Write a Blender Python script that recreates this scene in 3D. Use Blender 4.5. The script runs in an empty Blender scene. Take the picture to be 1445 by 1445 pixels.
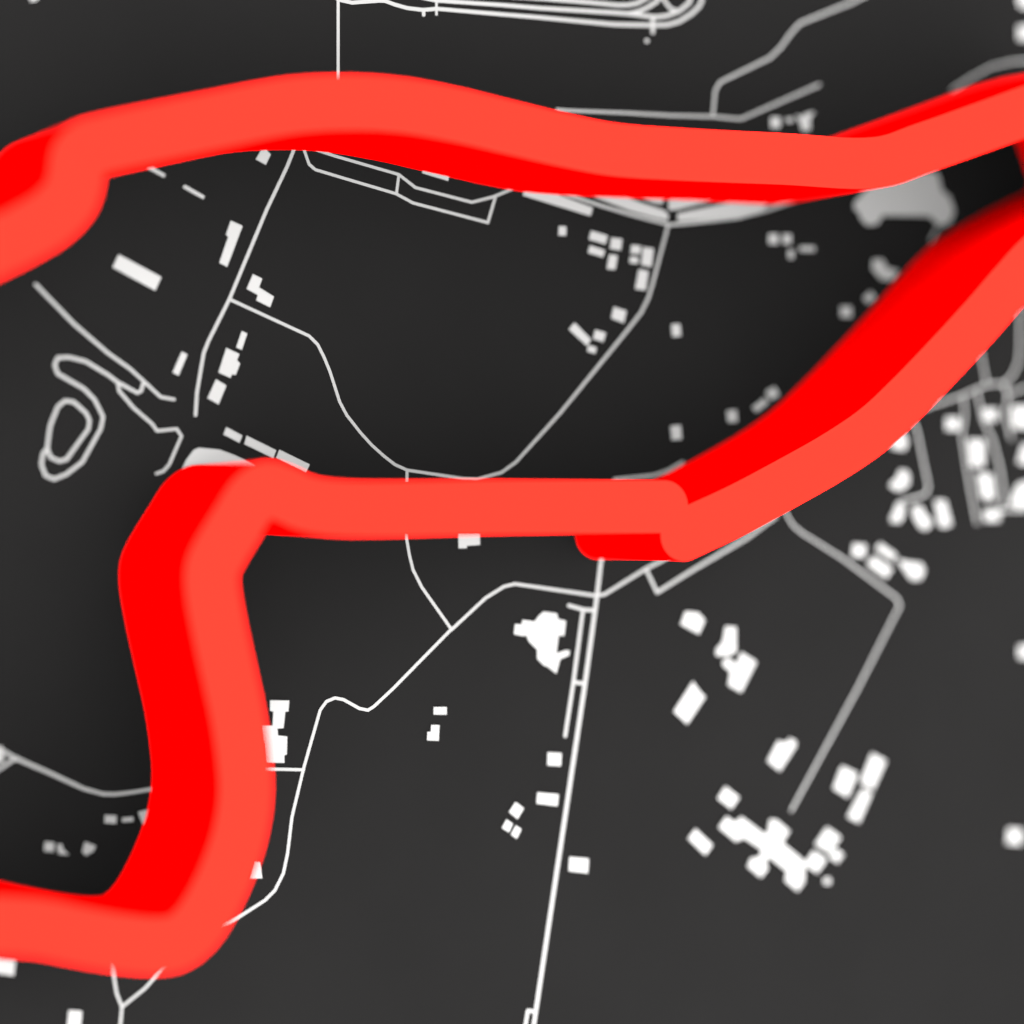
import bpy, bmesh, math
from mathutils import Vector, Matrix
from mathutils.geometry import delaunay_2d_cdt

# ------------------------------------------------------------------ camera
scene = bpy.context.scene
THETA = math.radians(25.0)          # tilt of the view from straight down, towards +X
FPX = 4800.0                        # focal length in pixels of a 1445 px wide frame
DIST = FPX / 100.0
cam_data = bpy.data.cameras.new("camera")
cam = bpy.data.objects.new("camera", cam_data)
scene.collection.objects.link(cam)
s, c = math.sin(THETA), math.cos(THETA)
cam.matrix_world = Matrix(((c, 0, -s, -s * DIST), (0, 1, 0, 0), (s, 0, c, c * DIST), (0, 0, 0, 1)))
cam_data.sensor_width = 36.0
cam_data.lens = FPX / 1445.0 * 36.0
cam_data.clip_end = 2000.0
cam_data.dof.use_dof = True
cam_data.dof.focus_distance = DIST - 1.03
cam_data.dof.aperture_fstop = 0.052
scene.camera = cam

# ------------------------------------------------------------------ light: a soft studio dome, brighter towards the horizon
world = bpy.data.worlds.new("World")
scene.world = world
world.use_nodes = True
nt = world.node_tree
bg = nt.nodes["Background"]
tc = nt.nodes.new("ShaderNodeTexCoord")
sep = nt.nodes.new("ShaderNodeSeparateXYZ")
nt.links.new(tc.outputs["Generated"], sep.inputs[0])
def wmath(op, a, b=None):
    n = nt.nodes.new("ShaderNodeMath"); n.operation = op
    for i, v in enumerate((a, b)):
        if v is None: continue
        if isinstance(v, (int, float)): n.inputs[i].default_value = v
        else: nt.links.new(v, n.inputs[i])
    return n.outputs[0]
zz = wmath("MULTIPLY", sep.outputs[2], sep.outputs[2])
cosel = wmath("MAXIMUM", wmath("SUBTRACT", 1.0, zz), 0.0)
dome = wmath("ADD", wmath("MULTIPLY", wmath("POWER", cosel, 3.0), 0.55), 0.62)
lean = wmath("ADD", wmath("ADD", wmath("MULTIPLY", sep.outputs[1], -0.34), wmath("MULTIPLY", sep.outputs[0], 0.12)), 1.0)
nt.links.new(wmath("MULTIPLY", dome, lean), bg.inputs["Strength"])
bg.inputs["Color"].default_value = (1.0, 0.995, 0.985, 1)

scene.view_settings.view_transform = 'Standard'
scene.view_settings.look = 'None'
scene.view_settings.exposure = 2.95
scene.view_settings.gamma = 1.0
scene.render.engine = 'CYCLES'
scene.cycles.diffuse_bounces = 0
scene.cycles.glossy_bounces = 1
scene.cycles.use_denoising = True

# ------------------------------------------------------------------ materials
def mat(name, col, rough=0.8, spec=0.0, noise=0.0, scale=0.5):
    m = bpy.data.materials.new(name); m.use_nodes = True
    t = m.node_tree; b = t.nodes["Principled BSDF"]
    b.inputs["Roughness"].default_value = rough
    b.inputs["Specular IOR Level"].default_value = spec
    tcn = t.nodes.new("ShaderNodeTexCoord"); nz = t.nodes.new("ShaderNodeTexNoise")
    nz.inputs["Scale"].default_value = scale; nz.inputs["Detail"].default_value = 4.0
    t.links.new(tcn.outputs["Object"], nz.inputs["Vector"])
    rp = t.nodes.new("ShaderNodeValToRGB")
    lo = [v * (1 - noise) for v in col]; hi = [v * (1 + noise) for v in col]
    rp.color_ramp.elements[0].position = 0.3; rp.color_ramp.elements[1].position = 0.7
    rp.color_ramp.elements[0].color = (*lo, 1); rp.color_ramp.elements[1].color = (*hi, 1)
    t.links.new(nz.outputs["Fac"], rp.inputs[0]); t.links.new(rp.outputs[0], b.inputs["Base Color"])
    return m
M_GROUND = mat("charcoal_board", (0.0074, 0.0072, 0.0072), 0.9, 0.0, 0.05, 0.35)
M_ROAD = mat("white_line_paint", (0.235, 0.233, 0.231), 0.9, 0.0, 0.01, 1.0)
M_FOOT = mat("white_plate", (0.268, 0.265, 0.263), 0.9, 0.0, 0.01, 1.0)
M_SIDE = mat("pure_red", (1.0, 0.0, 0.0), 0.9, 0.0, 0.0, 0.5)
M_TOP = mat("coral_red", (1.0, 0.0126, 0.0076), 0.9, 0.0, 0.0, 0.5)

# ------------------------------------------------------------------ mesh helpers
def tag(o, label=None, cat=None, group=None, kind=None):
    for k, v in (("label", label), ("category", cat), ("group", group), ("kind", kind)):
        if v: o[k] = v
    return o

def union(polys, eps=1e-5):
    """Plane union of overlapping outlines -> (points, faces)."""
    co, fa = [], []
    for p in polys:
        a = sum(p[i][0] * p[(i + 1) % len(p)][1] - p[(i + 1) % len(p)][0] * p[i][1] for i in range(len(p)))
        if a < 0: p = p[::-1]
        fa.append(list(range(len(co), len(co) + len(p))))
        co += [Vector(q) for q in p]
    v, e, f, _, _, src = delaunay_2d_cdt(co, [], fa, 0, eps)
    return v, [list(t) for t, o in zip(f, src) if o]

def prism(name, polys, z0, z1, material, parent=None, top=True, sides=True, keep=None):
    v, f = union(polys)
    if keep is not None: f = [t for i, t in enumerate(f) if i in keep]
    bm = bmesh.new()
    used = sorted({i for t in f for i in t}); idx = {}
    for i in used: idx[i] = bm.verts.new((v[i].x, v[i].y, z1))
    low = {}
    edges = {}
    for t in f:
        if top: bm.faces.new([idx[i] for i in t])
        for a, b in zip(t, t[1:] + t[:1]):
            if (b, a) in edges: del edges[(b, a)]
            else: edges[(a, b)] = 1
    if sides:
        for a, b in edges:
            for i in (a, b):
                if i not in low: low[i] = bm.verts.new((v[i].x, v[i].y, z0))
            bm.faces.new([idx[a], low[a], low[b], idx[b]])
    if top:
        bmesh.ops.dissolve_limit(bm, angle_limit=0.01, verts=bm.verts, edges=[e for e in bm.edges if len(e.link_faces) == 2 and abs(e.verts[0].co.z - e.verts[1].co.z) < 1e-6 and not sides])
    bmesh.ops.recalc_face_normals(bm, faces=bm.faces)
    if top:
        for fc in bm.faces:
            if abs(fc.normal.z) > 0.9 and fc.normal.z < 0: fc.normal_flip()
    me = bpy.data.meshes.new(name); bm.to_mesh(me); bm.free()
    me.materials.append(material)
    o = bpy.data.objects.new(name, me); scene.collection.objects.link(o)
    o.parent = parent
    return o

def disc(p, r, n):
    return [(p[0] + r * math.cos(2 * math.pi * k / n), p[1] + r * math.sin(2 * math.pi * k / n)) for k in range(n)]

def stroke(pts, w, n=10):
    """A polyline of width w with round joins, as overlapping outlines."""
    r = w / 2; out = []
    for a, b in zip(pts, pts[1:]):
        dx, dy = b[0] - a[0], b[1] - a[1]; L = math.hypot(dx, dy)
        if L < 1e-4: continue
        nx, ny = -dy / L * r, dx / L * r
        out.append([(a[0] + nx, a[1] + ny), (a[0] - nx, a[1] - ny), (b[0] - nx, b[1] - ny), (b[0] + nx, b[1] + ny)])
    for p in pts: out.append(disc(p, r * 0.999, n))
    return out

# ------------------------------------------------------------------ ground
bm = bmesh.new()
for q in ((-150, -150), (150, -150), (150, 150), (-150, 150)): bm.verts.new((q[0], q[1], 0))
bm.verts.ensure_lookup_table(); bm.faces.new(bm.verts)
me = bpy.data.meshes.new("ground"); bm.to_mesh(me); bm.free(); me.materials.append(M_GROUND)
ground = bpy.data.objects.new("ground", me); scene.collection.objects.link(ground)
tag(ground, kind="structure")

# ------------------------------------------------------------------ the raised red route
ROUTE = [
[[1.353,-0.313],[1.464,-0.268],[1.576,-0.223],[1.688,-0.178],[1.8,-0.133],[1.911,-0.088],[2.022,-0.042],[2.131,0.005],[2.235,0.051],[2.338,0.097],[2.439,0.144],[2.54,0.191],[2.642,0.24],[2.746,0.29],[2.853,0.341],[2.979,0.402],[3.109,0.465],[3.243,0.53],[3.377,0.596],[3.509,0.662],[3.635,0.728],[3.754,0.792],[3.847,0.844],[3.936,0.894],[4.022,0.944],[4.106,0.994],[4.188,1.045],[4.268,1.097],[4.348,1.152],[4.423,1.207],[4.495,1.262],[4.566,1.318],[4.636,1.376],[4.706,1.436],[4.779,1.499],[4.855,1.564],[4.955,1.65],[5.059,1.743],[5.167,1.84],[5.276,1.939],[5.384,2.038],[5.489,2.136],[5.59,2.229],[5.676,2.309],[5.76,2.388],[5.842,2.466],[5.923,2.543],[6.002,2.619],[6.08,2.694],[6.156,2.768],[6.222,2.833],[6.285,2.897],[6.346,2.96],[6.407,3.023],[6.468,3.085],[6.531,3.148],[6.596,3.212],[6.668,3.282],[6.74,3.354],[6.813,3.426],[6.888,3.498],[6.967,3.568],[7.049,3.637],[7.136,3.704],[7.244,3.778],[7.359,3.849],[7.479,3.918],[7.603,3.985],[7.73,4.051],[7.858,4.115],[7.986,4.18],[8.122,4.247],[8.261,4.312],[8.403,4.376],[8.546,4.439],[8.689,4.502],[8.832,4.564],[8.974,4.628],[9.048,5.094],[9.006,5.194],[8.965,5.296],[8.924,5.4],[8.883,5.501],[8.841,5.6],[8.796,5.694],[8.75,5.78],[8.712,5.848],[8.674,5.917],[8.636,5.985],[8.596,6.047],[8.553,6.101],[8.505,6.145],[8.453,6.175],[8.397,6.189],[8.338,6.191],[8.275,6.182],[8.209,6.165],[8.139,6.144],[8.064,6.122],[7.986,6.1],[7.844,6.06],[7.681,6.008],[7.505,5.947],[7.324,5.883],[7.147,5.818],[6.982,5.757],[6.836,5.705],[6.75,5.675],[6.674,5.647],[6.602,5.622],[6.532,5.597],[6.461,5.571],[6.384,5.543],[6.298,5.513],[6.151,5.461],[5.986,5.403],[5.81,5.341],[5.629,5.277],[5.449,5.214],[5.278,5.156],[5.122,5.103],[5.016,5.066],[4.92,5.029],[4.828,4.994],[4.738,4.961],[4.644,4.931],[4.542,4.905],[4.428,4.883],[4.237,4.861],[4.025,4.85],[3.798,4.848],[3.561,4.852],[3.319,4.857],[3.077,4.862],[2.842,4.863],[2.596,4.861],[2.342,4.859],[2.085,4.857],[1.83,4.856],[1.583,4.855],[1.35,4.855],[1.136,4.856],[0.997,4.857],[0.866,4.857],[0.742,4.858],[0.623,4.86],[0.507,4.863],[0.392,4.867],[0.277,4.874],[0.175,4.882],[0.076,4.892],[-0.021,4.903],[-0.117,4.916],[-0.213,4.929],[-0.311,4.943],[-0.412,4.957],[-0.525,4.974],[-0.64,4.992],[-0.757,5.011],[-0.875,5.03],[-0.993,5.05],[-1.111,5.07],[-1.227,5.089],[-1.341,5.108],[-1.454,5.127],[-1.567,5.147],[-1.68,5.166],[-1.793,5.185],[-1.906,5.203],[-2.019,5.219],[-2.131,5.234],[-2.244,5.249],[-2.357,5.263],[-2.469,5.276],[-2.581,5.288],[-2.691,5.298],[-2.8,5.305],[-2.899,5.31],[-2.996,5.313],[-3.091,5.315],[-3.186,5.316],[-3.282,5.314],[-3.38,5.312],[-3.48,5.308],[-3.594,5.302],[-3.709,5.296],[-3.826,5.287],[-3.945,5.277],[-4.067,5.264],[-4.191,5.248],[-4.318,5.229],[-4.476,5.201],[-4.642,5.166],[-4.811,5.127],[-4.983,5.086],[-5.155,5.043],[-5.324,5.001],[-5.487,4.962],[-5.636,4.927],[-5.788,4.89],[-5.94,4.853],[-6.087,4.817],[-6.227,4.783],[-6.357,4.751],[-6.472,4.722],[-6.535,4.706],[-6.593,4.692],[-6.648,4.678],[-6.699,4.665],[-6.748,4.652],[-6.797,4.639],[-6.845,4.625],[-6.887,4.613],[-6.93,4.602],[-6.972,4.591],[-7.012,4.579],[-7.05,4.566],[-7.084,4.551],[-7.114,4.533],[-7.134,4.518],[-7.152,4.501],[-7.168,4.484],[-7.182,4.466],[-7.195,4.446],[-7.206,4.426],[-7.216,4.404],[-7.225,4.377],[-7.23,4.348],[-7.232,4.318],[-7.234,4.286],[-7.236,4.254],[-7.238,4.222],[-7.244,4.19],[-7.252,4.155],[-7.26,4.118],[-7.27,4.082],[-7.28,4.045],[-7.293,4.008],[-7.309,3.973],[-7.327,3.938],[-7.352,3.899],[-7.382,3.861],[-7.415,3.823],[-7.451,3.786],[-7.488,3.75],[-7.527,3.715],[-7.566,3.682],[-7.609,3.649],[-7.654,3.617],[-7.701,3.587],[-7.749,3.559],[-7.798,3.531],[-7.847,3.503],[-7.895,3.476],[-7.94,3.451],[-7.983,3.427],[-8.026,3.405],[-8.07,3.382],[-8.116,3.359],[-8.167,3.334],[-8.222,3.306],[-8.325,3.255],[-8.44,3.199],[-8.564,3.138],[-8.697,3.075],[-8.835,3.009],[-8.976,2.942],[-9.119,2.876],[-9.303,2.792],[-9.497,2.705],[-9.698,2.616],[-9.904,2.525],[-10.112,2.433],[-10.319,2.342],[-10.522,2.252]],
[[1.061,0.072],[0.701,0.07],[0.339,0.069],[-0.023,0.067],[-0.384,0.066],[-0.743,0.064],[-1.101,0.063],[-1.455,0.061],[-1.809,0.057],[-2.182,0.051],[-2.558,0.044],[-2.922,0.038],[-3.258,0.036],[-3.548,0.039],[-3.777,0.05],[-3.851,0.056],[-3.916,0.063],[-3.973,0.071],[-4.024,0.079],[-4.073,0.089],[-4.121,0.101],[-4.171,0.114],[-4.216,0.128],[-4.259,0.145],[-4.302,0.164],[-4.343,0.183],[-4.384,0.201],[-4.424,0.218],[-4.464,0.232],[-4.499,0.244],[-4.534,0.256],[-4.568,0.267],[-4.602,0.277],[-4.635,0.284],[-4.667,0.288],[-4.698,0.286],[-4.725,0.28],[-4.751,0.271],[-4.776,0.258],[-4.801,0.243],[-4.825,0.226],[-4.848,0.207],[-4.872,0.186],[-4.902,0.155],[-4.931,0.118],[-4.96,0.078],[-4.988,0.035],[-5.016,-0.01],[-5.045,-0.057],[-5.075,-0.104],[-5.117,-0.167],[-5.163,-0.236],[-5.211,-0.309],[-5.259,-0.383],[-5.303,-0.453],[-5.342,-0.518],[-5.373,-0.574],[-5.387,-0.601],[-5.399,-0.624],[-5.41,-0.646],[-5.419,-0.667],[-5.427,-0.689],[-5.434,-0.711],[-5.44,-0.736],[-5.445,-0.768],[-5.448,-0.801],[-5.449,-0.835],[-5.448,-0.87],[-5.446,-0.908],[-5.444,-0.947],[-5.44,-0.988],[-5.432,-1.053],[-5.422,-1.124],[-5.408,-1.199],[-5.393,-1.278],[-5.377,-1.357],[-5.36,-1.436],[-5.344,-1.513],[-5.328,-1.591],[-5.31,-1.669],[-5.292,-1.747],[-5.274,-1.826],[-5.255,-1.904],[-5.237,-1.981],[-5.219,-2.058],[-5.202,-2.13],[-5.185,-2.202],[-5.168,-2.272],[-5.151,-2.343],[-5.134,-2.414],[-5.119,-2.485],[-5.104,-2.558],[-5.089,-2.635],[-5.075,-2.713],[-5.061,-2.791],[-5.049,-2.87],[-5.037,-2.949],[-5.026,-3.027],[-5.017,-3.104],[-5.009,-3.176],[-5.002,-3.248],[-4.995,-3.32],[-4.99,-3.391],[-4.987,-3.462],[-4.986,-3.533],[-4.988,-3.604],[-4.993,-3.675],[-4.999,-3.746],[-5.008,-3.817],[-5.02,-3.887],[-5.033,-3.958],[-5.048,-4.029],[-5.065,-4.099],[-5.085,-4.172],[-5.107,-4.246],[-5.132,-4.319],[-5.159,-4.392],[-5.187,-4.465],[-5.217,-4.537],[-5.248,-4.608],[-5.282,-4.682],[-5.318,-4.757],[-5.357,-4.832],[-5.397,-4.905],[-5.437,-4.976],[-5.477,-5.042],[-5.516,-5.101],[-5.544,-5.141],[-5.572,-5.179],[-5.6,-5.214],[-5.628,-5.247],[-5.656,-5.278],[-5.685,-5.307],[-5.716,-5.334],[-5.744,-5.357],[-5.772,-5.378],[-5.801,-5.398],[-5.83,-5.416],[-5.861,-5.432],[-5.892,-5.446],[-5.925,-5.458],[-5.962,-5.468],[-6.0,-5.474],[-6.039,-5.478],[-6.08,-5.48],[-6.121,-5.48],[-6.165,-5.479],[-6.209,-5.478],[-6.268,-5.475],[-6.329,-5.469],[-6.393,-5.461],[-6.458,-5.452],[-6.525,-5.441],[-6.592,-5.43],[-6.659,-5.418],[-6.734,-5.404],[-6.81,-5.389],[-6.888,-5.372],[-6.966,-5.355],[-7.044,-5.337],[-7.122,-5.319],[-7.198,-5.301],[-7.271,-5.283],[-7.343,-5.265],[-7.415,-5.245],[-7.487,-5.226],[-7.558,-5.208],[-7.63,-5.192],[-7.703,-5.177],[-7.775,-5.165],[-7.845,-5.155],[-7.915,-5.146],[-7.986,-5.138],[-8.06,-5.131],[-8.138,-5.123],[-8.222,-5.115],[-8.353,-5.103],[-8.495,-5.091],[-8.645,-5.08],[-8.802,-5.068],[-8.964,-5.057],[-9.129,-5.045],[-9.297,-5.034],[-9.506,-5.02],[-9.724,-5.006],[-9.949,-4.992],[-10.178,-4.979],[-10.409,-4.965],[-10.639,-4.951],[-10.866,-4.937]]]
ROUTE_W, ROUTE_H = 0.710, 2.62
root = bpy.data.objects.new("route_ribbon", None); scene.collection.objects.link(root)
tag(root, "tall winding red route band with coral top standing on the dark map", "route band")
outl = []
for line in ROUTE: outl += stroke(line, ROUTE_W, 64)
prism("side_wall", outl, 0.0, ROUTE_H, M_SIDE, root, top=False)
tp = prism("top_surface", outl, ROUTE_H, ROUTE_H, M_TOP, root, sides=False)

# ------------------------------------------------------------------ roads: each connected net of lines is one flat sheet
ROADS = [
[0.043,[[-2.646,7.643],[-2.646,5.592]]],
[0.054,[[-2.715,7.094],[-2.606,7.056],[-2.442,7.032],[-2.038,7.085],[-1.946,7.088],[-1.798,7.046],[-1.613,7.01],[-1.372,6.998],[-1.166,7.028],[-0.138,7.012],[0.417,7.005],[1.622,6.977],[2.224,7.003],[2.473,7.023],[2.662,7.084],[2.873,7.213],[2.993,7.327],[3.034,7.418],[3.027,7.631]]],
[0.054,[[-1.465,7.175],[-1.166,7.142],[-0.138,7.144],[0.417,7.137],[1.661,7.146],[1.898,7.143],[2.284,7.123],[2.463,7.155],[2.662,7.235],[2.823,7.36],[2.883,7.515]]],
[0.051,[[-0.915,7.253],[0.415,7.272],[1.19,7.269],[1.659,7.257],[1.817,7.267],[1.975,7.301],[2.173,7.407],[2.252,7.509]]],
[0.051,[[1.856,7.153],[1.994,7.185],[2.133,7.246],[2.292,7.344],[2.391,7.465]]],
[0.047,[[2.391,7.43],[2.431,7.353],[2.521,7.262],[2.63,7.229]]],
[0.056,[[2.232,7.102],[2.232,6.9]]],
[0.051,[[-1.362,7.002],[-1.362,6.93]]],
[0.037,[[-1.166,7.185],[-1.166,6.949]]],
[0.04,[[0.705,5.715],[0.873,5.709],[1.845,5.721],[2.509,5.719],[3.217,5.738],[3.673,5.724],[3.838,5.794],[4.993,6.295]]],
[0.04,[[3.211,5.739],[3.252,6.115],[3.333,6.244],[4.168,6.647],[4.353,6.819],[4.497,7.007],[4.662,7.179],[5.538,7.541],[6.044,7.792]]],
[0.031,[[7.285,6.341],[7.61,6.535],[7.98,6.725],[8.375,6.829],[9.71,6.96]]],
[0.049,[[-3.202,5.138],[-3.292,4.983],[-3.4,4.726],[-3.705,4.111],[-4.238,2.891],[-4.538,2.319],[-4.608,2.151],[-4.65,1.918],[-4.703,1.619],[-4.724,1.31]]],
[0.041,[[-3.202,5.138],[-3.148,4.966],[-3.076,4.774],[-2.985,4.704],[-2.403,4.566],[-1.781,4.421],[-1.522,4.302],[-0.377,4.07],[-0.263,4.429]]],
[0.041,[[-3.202,5.088],[-2.967,4.974],[-2.699,4.905],[-1.737,4.689],[-1.485,4.518],[-0.623,4.346],[-0.282,4.439],[0.237,4.657]]],
[0.041,[[-1.737,4.689],[-1.774,4.421]]],
[0.043,[[-4.238,2.891],[-3.076,2.417],[-2.949,2.302],[-2.858,2.135],[-2.768,1.934],[-2.622,1.514],[-2.516,1.333],[-2.315,1.098],[-2.15,0.93],[-1.966,0.779],[-1.8,0.661],[-1.615,0.583]]],
[0.043,[[-1.614,0.583],[-0.773,0.471],[-0.547,0.461],[-0.168,0.556],[0.061,0.706],[0.753,1.407],[1.768,2.544],[2.045,2.867],[2.163,3.082],[2.223,3.26],[2.481,4.133]]],
[0.043,[[-2.15,0.93],[-1.966,0.778],[-1.8,0.66],[-1.614,0.583],[-1.622,-0.362],[-1.577,-0.601],[-1.522,-0.806],[-1.391,-1.046],[-0.943,-1.634]]],
[0.045,[[-4.432,-5.663],[-4.203,-5.565],[-3.722,-5.298],[-3.579,-5.171],[-3.454,-4.942],[-3.393,-4.676],[-3.328,-4.175],[-3.155,-3.509],[-2.913,-2.724],[-2.822,-2.608],[-2.695,-2.561],[-2.567,-2.587],[-2.33,-2.715],[-2.202,-2.742],[-2.113,-2.693],[-1.818,-2.445],[-0.939,-1.64]]],
[0.047,[[-0.943,-1.651],[-0.414,-1.21],[-0.129,-1.051],[0.042,-1.014],[1.317,-1.194],[1.454,-1.178],[2.124,-0.814],[2.362,-0.71],[2.801,-0.482]]],
[0.047,[[2.124,-0.821],[2.302,-1.158],[2.821,-0.873],[3.771,-0.379],[4.262,-0.058]]],
[0.043,[[1.611,0.47],[2.243,0.526],[2.481,0.597],[2.721,0.723]]],
[0.043,[[-4.007,-3.492],[-3.155,-3.536]]],
[0.063,[[1.454,-0.477],[1.395,-0.739],[1.337,-1.194],[1.142,-2.468],[0.368,-7.075],[0.291,-7.549]]],
[0.055,[[0.368,-7.075],[0.245,-7.05],[0.184,-7.393]]],
[0.053,[[0.889,-1.329],[1.122,-1.391],[1.298,-1.404]]],
[0.053,[[1.114,-1.391],[0.955,-2.464],[0.831,-3.182]]],
[0.051,[[0.967,-2.418],[1.122,-2.446]]],
[0.035,[[4.353,0.122],[4.456,-0.058],[4.538,-0.184],[4.704,-0.31],[5.37,-0.674],[6.32,-1.282],[6.375,-1.393],[5.643,-2.619],[4.518,-4.382]]],
[0.043,[[-6.963,3.014],[-6.439,2.507],[-5.962,2.125],[-5.652,1.92],[-5.445,1.743],[-5.22,1.548],[-5.028,1.518]]],
[0.047,[[-5.462,1.742],[-5.497,1.626],[-5.549,1.599],[-5.824,1.736],[-5.962,1.833],[-6.269,2.007],[-6.507,2.061],[-6.66,2.049],[-6.704,1.95],[-6.66,1.837],[-6.303,1.647],[-6.15,1.502],[-6.03,1.274],[-6.064,1.11],[-6.32,0.666],[-6.541,0.502],[-6.711,0.436],[-6.829,0.484],[-6.886,0.63],[-6.862,0.777],[-6.805,0.842],[-6.778,1.054],[-6.761,1.152],[-6.66,1.397],[-6.558,1.48],[-6.439,1.465],[-6.269,1.321],[-6.218,1.223],[-6.235,1.108],[-6.541,0.698],[-6.643,0.674],[-6.761,0.729],[-6.805,0.842]]],
[0.043,[[-5.824,1.736],[-5.807,1.622],[-5.601,1.395],[-5.341,1.184],[-5.272,1.092],[-4.993,1.121],[-4.924,1.023],[-4.993,0.873],[-5.098,0.641],[-5.185,0.548],[-5.282,0.518]]],
[0.047,[[-7.649,-3.011],[-7.449,-3.13],[-7.232,-3.256],[-6.778,-3.459],[-6.303,-3.687],[-6.03,-3.768],[-5.859,-3.777],[-5.618,-3.759],[-5.359,-3.726],[-5.063,-3.63]]],
[0.043,[[-7.208,-3.253],[-7.289,-3.282],[-7.385,-3.341],[-7.497,-3.407]]],
[0.039,[[-5.927,-5.979],[-5.893,-6.128],[-5.842,-6.443],[-5.766,-6.628],[-5.79,-6.873],[-5.783,-7.235]]],
[0.039,[[-5.063,-6.06],[-5.254,-6.214],[-5.445,-6.401],[-5.766,-6.628]]],
[0.036,[[6.65,1.499],[6.951,1.594],[7.49,1.758],[7.904,1.922],[8.221,1.945],[8.353,2.059],[8.463,2.247],[8.496,2.47],[8.496,2.879],[8.541,3.252]]],
[0.033,[[7.664,2.675],[7.795,2.401],[7.904,1.922]]],
[0.036,[[8.221,1.945],[8.287,1.724],[8.221,1.5],[8.298,1.278],[8.342,1.111]]],
[0.031,[[8.276,1.779],[8.574,1.886],[8.917,1.956]]],
[0.035,[[7.49,1.758],[7.512,1.417],[7.458,1.159],[7.566,0.56],[7.729,-0.169]]],
[0.035,[[7.729,1.808],[7.838,1.384],[8.002,1.108],[8.145,0.646],[8.221,0.201],[8.123,-0.003]]],
[0.037,[[7.991,-0.05],[8.232,0.033],[8.574,0.034],[8.917,0.052]]],
[0.037,[[6.586,1.406],[6.672,1.224],[6.875,0.382],[6.843,0.281],[6.736,0.235],[6.394,0.161],[6.33,0.069]]],
[0.033,[[7.116,4.352],[7.006,4.217],[6.918,4.064]]],
[0.047,[[0.702,4.546],[1.051,4.464],[1.441,4.366],[1.913,4.26],[2.488,4.149]]],
[0.047,[[2.506,4.141],[2.936,4.192],[3.623,4.288],[4.011,4.391],[4.277,4.473],[4.566,4.565]]]]
def near(a, b):
    def seg(p, q, x):
        d = (q[0] - p[0], q[1] - p[1]); L = d[0] ** 2 + d[1] ** 2 or 1e-9
        t = max(0, min(1, ((x[0] - p[0]) * d[0] + (x[1] - p[1]) * d[1]) / L))
        return math.hypot(x[0] - p[0] - t * d[0], x[1] - p[1] - t * d[1])
    lim = (a[0] + b[0]) / 2
    def cross(p, q, r, s):
        o = lambda a, b, c: (b[0] - a[0]) * (c[1] - a[1]) - (b[1] - a[1]) * (c[0] - a[0])
        return o(p, q, r) * o(p, q, s) < 0 and o(r, s, p) * o(r, s, q) < 0
    A = list(zip(a[1], a[1][1:])); B = list(zip(b[1], b[1][1:]))
    for p, q in A:
        for r, t in B:
            if cross(p, q, r, t) or min(seg(r, t, p), seg(r, t, q), seg(p, q, r), seg(p, q, t)) < lim: return True
    return False
nets = list(range(len(ROADS)))
for i in range(len(ROADS)):
    for j in range(i):
        if nets[i] != nets[j] and near(ROADS[i], ROADS[j]):
            a, b = nets[i], nets[j]; nets = [b if k == a else k for k in nets]
for k in sorted(set(nets)):
    polys = []
    for i, (w, pts) in enumerate(ROADS):
        if nets[i] == k: polys += stroke(pts, w, 12)
    o = prism("road", polys, 0.0, 0.008, M_ROAD)
    tag(o, kind="structure")

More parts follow.
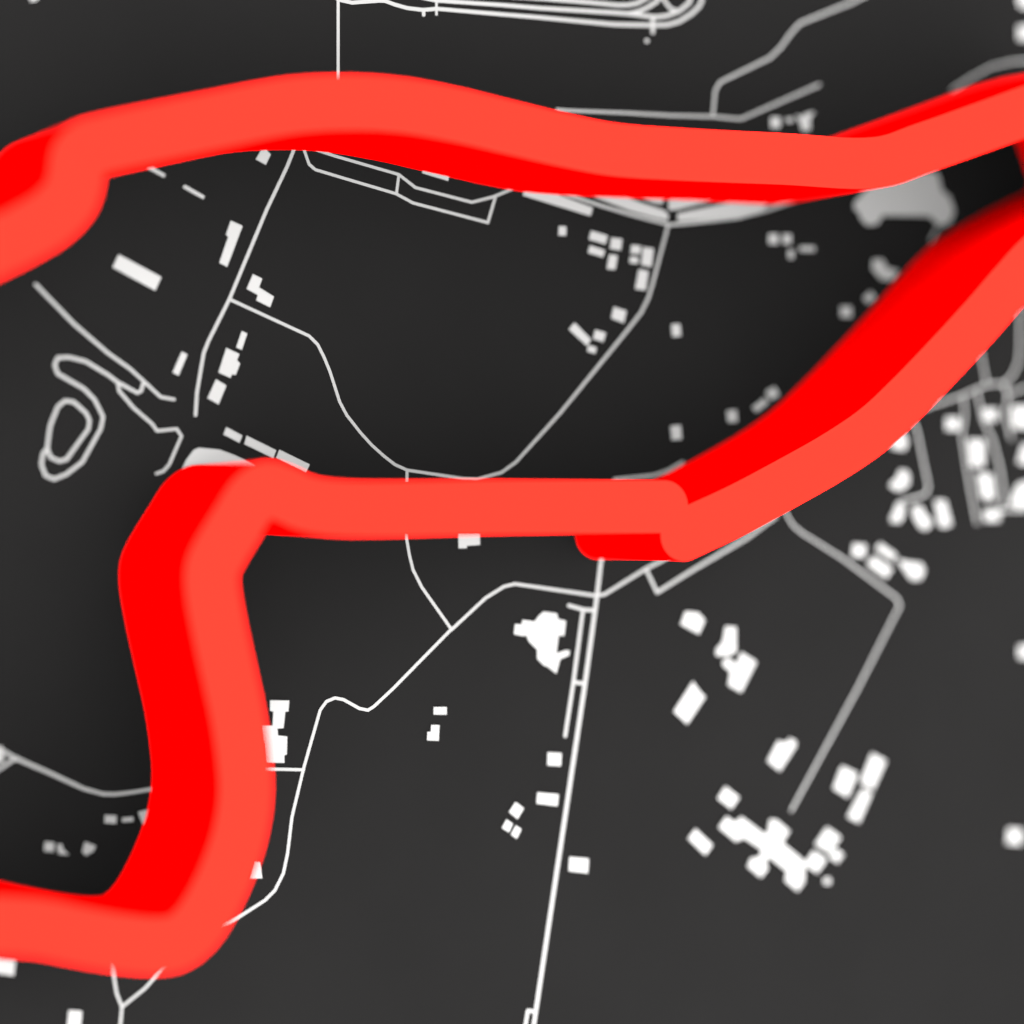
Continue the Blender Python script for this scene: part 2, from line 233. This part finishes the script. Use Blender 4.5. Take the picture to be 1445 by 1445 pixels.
# ------------------------------------------------------------------ building footprints: thin white plates
FOOTPRINTS = [
["small tilted white square just under the upper red band, left of the road junction","building shapes along the road at the far left",[[-3.787,4.927],[-3.705,4.941],[-3.64,4.883],[-3.712,4.74],[-3.858,4.807]]],
["thin short white bar touching the lower edge of the upper red band","building shapes along the road at the far left",[[-5.452,4.665],[-5.411,4.647],[-5.376,4.655],[-5.154,4.545],[-5.175,4.505],[-5.411,4.614]]],
["thin white bar lying free in the dark below the upper red band","building shapes along the road at the far left",[[-4.882,4.418],[-4.594,4.277],[-4.615,4.236],[-4.906,4.377]]],
["large tilted white oblong at upper left, the biggest plain block there","building shapes along the road at the far left",[[-5.814,3.447],[-5.213,3.163],[-5.3,2.979],[-5.9,3.274]]],
["upright white block with a wider upper end beside the left road","building shapes along the road at the far left",[[-4.22,3.958],[-4.05,3.891],[-4.273,3.33],[-4.386,3.38],[-4.256,3.74],[-4.291,3.762]]],
["white stepped shape of two joined blocks right of the left road fork","building shapes along the road at the far left",[[-3.901,3.241],[-3.765,3.182],[-3.812,3.063],[-3.594,2.942],[-3.651,2.796],[-3.851,2.885],[-3.829,2.959],[-3.99,3.038]]],
["narrow upright white bar above the notched block by the left road","building shapes along the road at the far left",[[-4.061,2.462],[-3.983,2.431],[-4.061,2.206],[-4.142,2.237]]],
["white shape cut by the top edge of the picture at upper left","building shapes along the road at the far left",[[-7.064,6.857],[-6.896,6.868],[-6.947,6.777],[-7.031,6.752]]],
["slim slanting white block standing alone left of the left road","building shapes along the road at the far left",[[-4.924,2.165],[-4.843,2.127],[-4.969,1.84],[-5.053,1.881]]],
["chunky white block with notched right side, middle of three by the left road","building shapes along the road at the far left",[[-4.284,2.227],[-4.096,2.148],[-4.132,2.064],[-4.086,2.021],[-4.149,1.863],[-4.203,1.872],[-4.227,1.822],[-4.397,1.892]]],
["plain white slanting block at the lower end of the left road","building shapes along the road at the far left",[[-4.432,1.799],[-4.284,1.718],[-4.397,1.46],[-4.555,1.541]]],
["shortest of the three white bars in a row above the lower red band","building shapes along the road at the far left",[[-4.284,1.152],[-4.054,1.041],[-4.096,0.94],[-4.326,1.052]]],
["middle white bar of the row of three above the lower red band","building shapes along the road at the far left",[[-3.99,1.038],[-3.561,0.844],[-3.604,0.734],[-4.025,0.924]]],
["white bar of the row of three that runs into the lower red band","building shapes along the road at the far left",[[-3.515,0.852],[-3.068,0.653],[-3.123,0.545],[-3.561,0.741]]],
["broad pale slab with curved top emerging behind the bend of the red band","building shapes along the road at the far left",[[-4.941,0.543],[-4.854,0.709],[-4.749,0.842],[-4.671,0.869],[-4.379,0.845],[-4.185,0.78],[-3.865,0.648],[-3.865,0.414],[-4.941,0.41]]],
["white block with a small notch hanging below the level stretch of red band","small building shapes beside the red band",[[-0.837,-0.227],[-0.509,-0.228],[-0.502,-0.462],[-0.706,-0.475],[-0.706,-0.509],[-0.83,-0.509]]],
["large many-cornered white building shape left of the long straight road","building shapes around the long straight road",[[0.483,-1.411],[0.695,-1.438],[0.715,-1.518],[0.839,-1.548],[0.812,-1.757],[0.723,-1.755],[0.688,-2.005],[0.85,-1.963],[0.897,-1.974],[0.889,-2.037],[0.746,-2.093],[0.688,-2.291],[0.541,-2.184],[0.503,-2.183],[0.387,-2.076],[0.387,-1.948],[0.253,-1.824],[0.222,-1.748],[0.157,-1.753],[0.023,-1.724],[0.042,-1.579],[0.145,-1.59],[0.157,-1.521],[0.349,-1.548],[0.406,-1.473]]],
["tall white zigzag-edged building shape against the right side of the descending red band","small building shapes beside the red band",[[-3.651,-2.572],[-3.371,-2.579],[-3.382,-2.729],[-3.429,-2.735],[-3.454,-2.956],[-3.544,-2.96],[-3.536,-3.054],[-3.4,-3.071],[-3.407,-3.316],[-3.443,-3.332],[-3.443,-3.433],[-3.694,-3.418],[-3.715,-3.156],[-3.73,-3.143],[-3.758,-2.914],[-3.615,-2.918],[-3.604,-2.724],[-3.651,-2.716]]],
["small white wedge peeping out beside the lower bend of the red band","small building shapes beside the red band",[[-3.865,-4.766],[-3.794,-4.776],[-3.765,-4.995],[-3.936,-4.994]]],
["blurred white square, first of three above the bottom left bend","small building shapes beside the red band",[[-6.003,-4.05],[-5.846,-4.064],[-5.852,-4.169],[-6.009,-4.155]]],
["thin blurred white dash between two blocks near the bottom left bend","small building shapes beside the red band",[[-5.765,-4.096],[-5.614,-4.089],[-5.609,-4.148],[-5.76,-4.155]]],
["blurred white block touching the left face of the descending red band","small building shapes beside the red band",[[-5.542,-4.025],[-5.324,-3.984],[-5.307,-4.166],[-5.48,-4.186]]],
["blurred white square, leftmost of the row above the bottom left band","small building shapes beside the red band",[[-6.836,-4.372],[-6.709,-4.388],[-6.72,-4.511],[-6.848,-4.495]]],
["small blurred white triangle beside a square above the bottom left band","small building shapes beside the red band",[[-6.67,-4.413],[-6.602,-4.416],[-6.592,-4.475],[-6.507,-4.56],[-6.65,-4.544]]],
["blurred white five-sided block above the bottom left band","small building shapes beside the red band",[[-6.286,-4.396],[-6.133,-4.455],[-6.167,-4.526],[-6.269,-4.58],[-6.32,-4.536]]],
["white block below the red band cut by the left edge of the picture","small building shapes beside the red band",[[-7.649,-5.867],[-7.242,-5.932],[-7.265,-6.125],[-7.649,-6.045]]],
["white block cut by the bottom edge left of the forked road","small building shapes beside the red band",[[-6.507,-6.625],[-6.327,-6.649],[-6.351,-6.919],[-6.535,-6.891]]],
["white block at the left edge beside the small road triangle","small building shapes beside the red band",[[-7.649,-3.108],[-7.422,-3.089],[-7.402,-3.283],[-7.649,-3.366]]],
["crisp small white rectangle alone in the lower middle field","building shapes around the long straight road",[[-1.212,-2.722],[-1.014,-2.726],[-1.014,-2.833],[-1.212,-2.828]]],
["small white L shape just under a crisp little rectangle","building shapes around the long straight road",[[-1.25,-2.971],[-1.123,-2.977],[-1.137,-3.196],[-1.313,-3.184],[-1.306,-3.065],[-1.253,-3.066]]],
["white square left of the long straight road, nearest to its side branch end","building shapes around the long straight road",[[0.553,-3.408],[0.769,-3.424],[0.761,-3.609],[0.549,-3.592]]],
["white horizontal rectangle touching distance left of the long straight road","building shapes around the long straight road",[[0.391,-3.969],[0.723,-4.008],[0.707,-4.175],[0.379,-4.128]]],
["tilted white square, largest of the cluster of three in the lower middle","building shapes around the long straight road",[[0.05,-4.092],[0.18,-4.187],[0.08,-4.335],[-0.053,-4.23]]],
["tiny tilted white block, left one of the pair in the lower middle","building shapes around the long straight road",[[-0.091,-4.332],[0.008,-4.398],[-0.053,-4.517],[-0.164,-4.45]]],
["tiny tilted white block, right one of the pair in the lower middle","building shapes around the long straight road",[[0.054,-4.421],[0.142,-4.48],[0.069,-4.612],[-0.023,-4.549]]],
["white rectangle right of the long straight road in the lower middle","building shapes around the long straight road",[[0.897,-4.904],[1.2,-4.941],[1.185,-5.15],[0.885,-5.105]]],
["white five-sided block just below the tip of the red corner, right of the road","building shapes of the lower right campus",[[2.757,-1.432],[2.97,-1.452],[3.082,-1.568],[2.982,-1.769],[2.677,-1.622]]],
["white tapering block directly above a branching white block right of centre","building shapes of the lower right campus",[[3.414,-1.661],[3.596,-1.671],[3.596,-2.039],[3.454,-2.097],[3.26,-2.086],[3.26,-1.997],[3.373,-1.874]]],
["white block with a side arm in the upper part of the campus","building shapes of the lower right campus",[[3.678,-2.04],[3.934,-2.188],[3.678,-2.629],[3.462,-2.518],[3.495,-2.322],[3.373,-2.231],[3.373,-2.159],[3.474,-2.118],[3.596,-2.217]]],
["large tilted white block nearest the long straight road on its right side","building shapes of the lower right campus",[[2.881,-2.45],[3.006,-2.608],[3.088,-2.678],[2.791,-3.067],[2.566,-2.879]]],
["white notched block left of the lower end of the grey diagonal road","building shapes of the lower right campus",[[4.295,-3.347],[4.414,-3.385],[4.494,-3.318],[4.594,-3.363],[4.594,-3.432],[4.322,-3.794],[4.115,-3.641]]],
["small tilted white block above the left end of the cross-shaped building","building shapes of the lower right campus",[[3.415,-3.986],[3.648,-4.154],[3.514,-4.319],[3.286,-4.155]]],
["small white bar leaning left of the cross-shaped building","building shapes of the lower right campus",[[2.924,-4.581],[3.205,-4.83],[3.088,-4.974],[2.803,-4.721]]],
["big cross-shaped white building with knobbed arms at lower right","building shapes of the lower right campus",[[3.433,-4.424],[3.579,-4.513],[3.681,-4.437],[4.065,-4.706],[4.125,-4.68],[4.157,-4.494],[4.264,-4.505],[4.484,-4.677],[4.364,-4.846],[4.745,-5.142],[4.733,-5.438],[4.624,-5.566],[4.412,-5.406],[4.444,-5.268],[4.145,-5.046],[4.085,-5.096],[4.117,-5.219],[4.006,-5.339],[3.784,-5.169],[3.839,-5.05],[3.974,-5.039],[4.026,-4.937],[3.729,-4.751],[3.591,-4.797],[3.304,-4.578]]],
["fat white block left of the two end-to-end bars at lower right","building shapes of the lower right campus",[[5.372,-3.751],[5.64,-3.872],[5.473,-4.218],[5.226,-4.08]]],
["upper of two white bars laid end to end at lower right","building shapes of the lower right campus",[[5.888,-3.579],[6.13,-3.699],[5.908,-4.123],[5.691,-4.003]]],
["lower of two white bars laid end to end at lower right","building shapes of the lower right campus",[[5.726,-4.097],[5.885,-4.173],[5.665,-4.602],[5.469,-4.51]]],
["white block right of the cross building with a small block at its corner","building shapes of the lower right campus",[[5.12,-4.646],[5.355,-4.803],[5.16,-5.033],[4.918,-4.89]]],
["small white block fused to the corner of a bigger one by the cross building","building shapes of the lower right campus",[[5.256,-4.965],[5.402,-5.059],[5.3,-5.182],[5.154,-5.087]]],
["white square wedged by the right tip of the cross-shaped building","building shapes of the lower right campus",[[4.896,-4.98],[5.114,-5.122],[4.952,-5.316],[4.734,-5.174]]],
["tiny dim white dot below the right tip of the cross building","building shapes of the lower right campus",[[5.071,-5.395],[5.176,-5.399],[5.176,-5.491],[5.071,-5.486]]],
["lone blurred white square near the right edge of the lower field","building shapes of the lower right campus",[[8.282,-4.788],[8.537,-4.816],[8.513,-5.046],[8.258,-5.016]]],
["round-looking blurred white square at the head of the group by the diagonal road","building shapes of the lower right campus",[[5.562,-0.465],[5.785,-0.483],[5.766,-0.676],[5.543,-0.657]]],
["thick blurred white bar closest to the grey diagonal road","building shapes of the lower right campus",[[5.922,-0.649],[6.244,-0.842],[6.133,-0.988],[5.802,-0.778]]],
["thin blurred white bar above the thick bar by the diagonal road","building shapes of the lower right campus",[[6.028,-0.457],[6.32,-0.64],[6.24,-0.727],[5.948,-0.543]]],
["blurred white wedge-shaped block at the right end of the diagonal road group","building shapes of the lower right campus",[[6.324,-0.705],[6.506,-0.741],[6.75,-0.769],[6.801,-0.882],[6.73,-1.012],[6.567,-1.011]]],
["blurred white block cut by the right edge of the picture beside the open field","building shapes of the lower right campus",[[8.472,-2.03],[8.817,-2.017],[8.817,-2.241],[8.472,-2.216]]],
["bright white block half hidden by the lower side of the right red band","building shapes of the housing estate at right",[[6.312,1.195],[6.454,1.179],[6.514,1.04],[6.454,0.918],[6.251,0.934],[6.211,1.038]]],
["blurred white bean-shaped block left of the bent estate road","building shapes of the housing estate at right",[[6.363,0.627],[6.474,0.628],[6.535,0.559],[6.535,0.42],[6.434,0.333],[6.312,0.315],[6.191,0.384],[6.211,0.436],[6.312,0.506]]],
["blurred white block at the hooked end of the bent estate road","building shapes of the housing estate at right",[[6.31,0.134],[6.452,0.117],[6.441,-0.057],[6.371,-0.161],[6.219,-0.152],[6.209,-0.074],[6.28,0.03]]],
["blurred white slanting bar, middle of three below the bent estate road","building shapes of the housing estate at right",[[6.595,0.096],[6.748,0.087],[6.819,-0.043],[6.921,-0.113],[6.901,-0.218],[6.84,-0.266],[6.738,-0.252],[6.606,-0.078]]],
["blurred white upright bar, right one of three below the bent estate road","building shapes of the housing estate at right",[[6.98,0.177],[7.164,0.177],[7.277,-0.19],[7.164,-0.233],[7.062,-0.216]]],
["blurred white dot west of the two parallel estate roads","building shapes of the housing estate at right",[[7.174,1.419],[7.417,1.422],[7.417,1.226],[7.174,1.224]]],
["blurred white dot between the two parallel estate roads and the crossing","building shapes of the housing estate at right",[[7.838,1.559],[8.079,1.562],[8.079,1.379],[7.838,1.376]]],
["large blurred white block at the right edge below the road crossing","building shapes of the housing estate at right",[[8.344,1.604],[8.816,1.61],[8.816,1.265],[8.365,1.278]]],
["upper of two tall blurred white blocks between the parallel estate roads","building shapes of the housing estate at right",[[7.564,1.093],[7.864,1.087],[7.853,0.691],[7.616,0.681]]],
["lower of two tall blurred white blocks between the parallel estate roads","building shapes of the housing estate at right",[[7.727,0.586],[7.997,0.57],[8.049,0.183],[7.81,0.2]]],
["blurred white oblong at the foot of the two parallel estate roads","building shapes of the housing estate at right",[[7.856,0.038],[8.127,0.038],[8.127,-0.138],[7.856,-0.138]]],
["blurred white block at the right edge halfway down the estate","building shapes of the housing estate at right",[[8.547,1.03],[8.82,1.032],[8.82,0.714],[8.452,0.738]]],
["blurred white block at the right edge above the lowest estate road","building shapes of the housing estate at right",[[8.437,0.398],[8.521,0.452],[8.815,0.453],[8.815,0.116],[8.479,0.063],[8.311,0.116]]],
["small white dot touching the top of the upper red band","building shapes in the upper middle",[[4.172,5.776],[4.328,5.783],[4.328,5.625],[4.172,5.618]]],
["faint tiny grey smudge between a dot and a forked shape above the band","building shapes in the upper middle",[[4.435,5.778],[4.542,5.783],[4.542,5.718],[4.435,5.713]]],
["small forked white shape just above the upper red band","building shapes in the upper middle",[[4.588,5.832],[4.683,5.801],[4.766,5.862],[4.911,5.895],[4.828,5.783],[4.836,5.621],[4.704,5.596],[4.662,5.72]]],
["blurred white block in the top right corner of the picture","building shapes in the upper middle",[[8.428,7.873],[8.906,7.903],[8.906,7.624],[8.485,7.653]]],
["blurred white dot at the right edge above the upper red band","building shapes in the upper middle",[[8.459,7.373],[8.715,7.388],[8.715,7.165],[8.459,7.15]]],
["large pale bone-shaped slab emerging below the bend of the upper red band","building shapes in the upper middle",[[5.586,4.575],[5.747,4.739],[5.962,4.905],[6.743,5.087],[7.006,5.098],[7.061,4.988],[7.105,4.821],[7.237,4.732],[7.325,4.529],[7.259,4.357],[7.138,4.297],[7.006,4.33],[6.897,4.429],[6.07,4.407],[5.983,4.274],[5.811,4.25],[5.704,4.338],[5.661,4.448],[5.586,4.482]]],
["blurred white hooked block against the upper side of the right red band","building shapes in the upper middle",[[5.908,3.752],[6.07,3.757],[6.145,3.629],[6.351,3.598],[6.221,3.445],[6.048,3.459],[5.897,3.603]]],
["dim white blob sinking into the upper side of the right red band","building shapes in the upper middle",[[5.736,3.176],[5.868,3.275],[5.951,3.192],[5.819,3.093]]],
["blurred white dot lying just clear of the right red band, left of its neighbours","building shapes in the upper middle",[[5.355,3.038],[5.538,3.042],[5.538,2.883],[5.355,2.879]]],
["left one of two bright dots side by side below the upper red band","building shapes in the upper middle",[[4.138,4.068],[4.294,4.073],[4.294,3.923],[4.138,3.917]]],
["right one of two bright dots side by side below the upper red band","building shapes in the upper middle",[[4.374,4.071],[4.51,4.075],[4.51,3.935],[4.374,3.931]]],
["small dim upright dot under a pair of bright dots","building shapes in the upper middle",[[4.467,3.842],[4.553,3.845],[4.553,3.719],[4.467,3.716]]],
["dim grey horizontal dash right of the pair of bright dots","building shapes in the upper middle",[[4.661,3.902],[4.906,3.91],[4.906,3.838],[4.661,3.83]]],
["lone small white upright block in the dark field right of the curving road","building shapes in the upper middle",[[2.533,2.704],[2.668,2.718],[2.685,2.542],[2.55,2.528]]],
["lone small white block above the corner where the red bands meet","building shapes in the upper middle",[[2.518,1.24],[2.676,1.257],[2.701,1.053],[2.542,1.037]]],
["small white oval-looking block left of the right red band base","building shapes in the upper middle",[[3.442,1.473],[3.596,1.487],[3.613,1.316],[3.459,1.303]]],
["slim white bar slanting along the upper side of the right red band","building shapes in the upper middle",[[3.863,1.528],[4.063,1.668],[4.129,1.595],[3.929,1.456]]],
["small white block at the upper end of a slim slanting bar by the red band","building shapes in the upper middle",[[4.085,1.759],[4.234,1.837],[4.317,1.714],[4.167,1.636]]],
["white bar tucked under the red wall above the double road strip","building shapes in the upper middle",[[-1.365,4.841],[-0.961,4.762],[-0.991,4.631],[-1.388,4.724]]],
["long white tapering bar emerging under the red wall in the upper middle","building shapes in the upper middle",[[0.164,4.473],[0.192,4.578],[0.606,4.534],[1.269,4.341],[1.226,4.223]]],
["broad white slab left of the small road gap under the red wall","building shapes in the upper middle",[[1.051,4.595],[1.637,4.557],[2.071,4.433],[2.409,4.349],[2.488,4.281],[2.464,4.205],[2.269,4.236],[1.874,4.32],[1.324,4.484]]],
["small white sliver under the red wall just above the road gap","building shapes in the upper middle",[[1.953,4.535],[2.399,4.534],[2.389,4.437],[2.269,4.441]]],
["white wedge right of the road gap under the red wall","building shapes in the upper middle",[[2.492,4.591],[3.339,4.571],[3.299,4.534],[2.616,4.362],[2.486,4.352]]],
["long pale tapering slab pointing right under the red wall","building shapes in the upper middle",[[2.632,4.31],[3.279,4.453],[3.623,4.529],[4.154,4.531],[4.031,4.419],[3.623,4.311],[3.097,4.242],[2.636,4.198]]],
["small white square standing alone left of the upper middle cluster","building shapes in the upper middle",[[0.73,4.06],[0.846,4.058],[0.839,3.926],[0.723,3.927]]],
["upper white bar of the two stacked bars in the upper middle cluster","building shapes in the upper middle",[[1.239,4.012],[1.505,3.951],[1.466,3.827],[1.204,3.889]]],
["lower white bar of the two stacked bars in the upper middle cluster","building shapes in the upper middle",[[1.224,3.802],[1.458,3.74],[1.427,3.64],[1.188,3.696]]],
["white square right of the two stacked bars in the upper middle","building shapes in the upper middle",[[1.566,3.925],[1.737,3.909],[1.712,3.748],[1.54,3.764]]],
["upright white block under the square in the upper middle cluster","building shapes in the upper middle",[[1.533,3.682],[1.662,3.672],[1.623,3.468],[1.489,3.478]]],
["small white square above a tiny one beside a tall block","building shapes in the upper middle",[[1.885,3.829],[2.034,3.823],[2.023,3.703],[1.873,3.71]]],
["tiny white block directly below a small square beside a tall block","building shapes in the upper middle",[[1.864,3.663],[1.997,3.657],[1.988,3.565],[1.855,3.571]]],
["tall white block, upper of two left of the curving road","building shapes in the upper middle",[[2.072,3.805],[2.243,3.79],[2.207,3.528],[2.045,3.547]]],
["tall white block, lower of two left of the curving road","building shapes in the upper middle",[[2.005,3.483],[2.159,3.463],[2.112,3.186],[1.946,3.203]]],
["white square beside the bend of the curving road in the upper middle","building shapes in the upper middle",[[1.603,2.934],[1.804,2.883],[1.76,2.709],[1.56,2.771]]],
["white bar slanting down right beside two small squares near the curving road","building shapes in the upper middle",[[0.978,2.694],[1.239,2.459],[1.173,2.367],[0.885,2.598]]],
["small white square right of the slanting bar near the curving road","building shapes in the upper middle",[[1.306,2.601],[1.474,2.559],[1.431,2.428],[1.27,2.47]]],
["tiny white block at the foot of the slanting bar near the curving road","building shapes in the upper middle",[[1.2,2.378],[1.328,2.35],[1.302,2.261],[1.174,2.289]]],
["tiny grey dot below the oval track at the top","building shapes in the upper middle",[[2.105,6.793],[2.161,6.797],[2.161,6.747],[2.105,6.744]]]]
for label, group, pts in FOOTPRINTS:
    cx = sum(p[0] for p in pts) / len(pts); cy = sum(p[1] for p in pts) / len(pts)
    o = prism("building_shape", [[(p[0] - cx, p[1] - cy) for p in pts]], 0.0, 0.016, M_FOOT)
    o.location = (cx, cy, 0)
    tag(o, label, "map building", group)
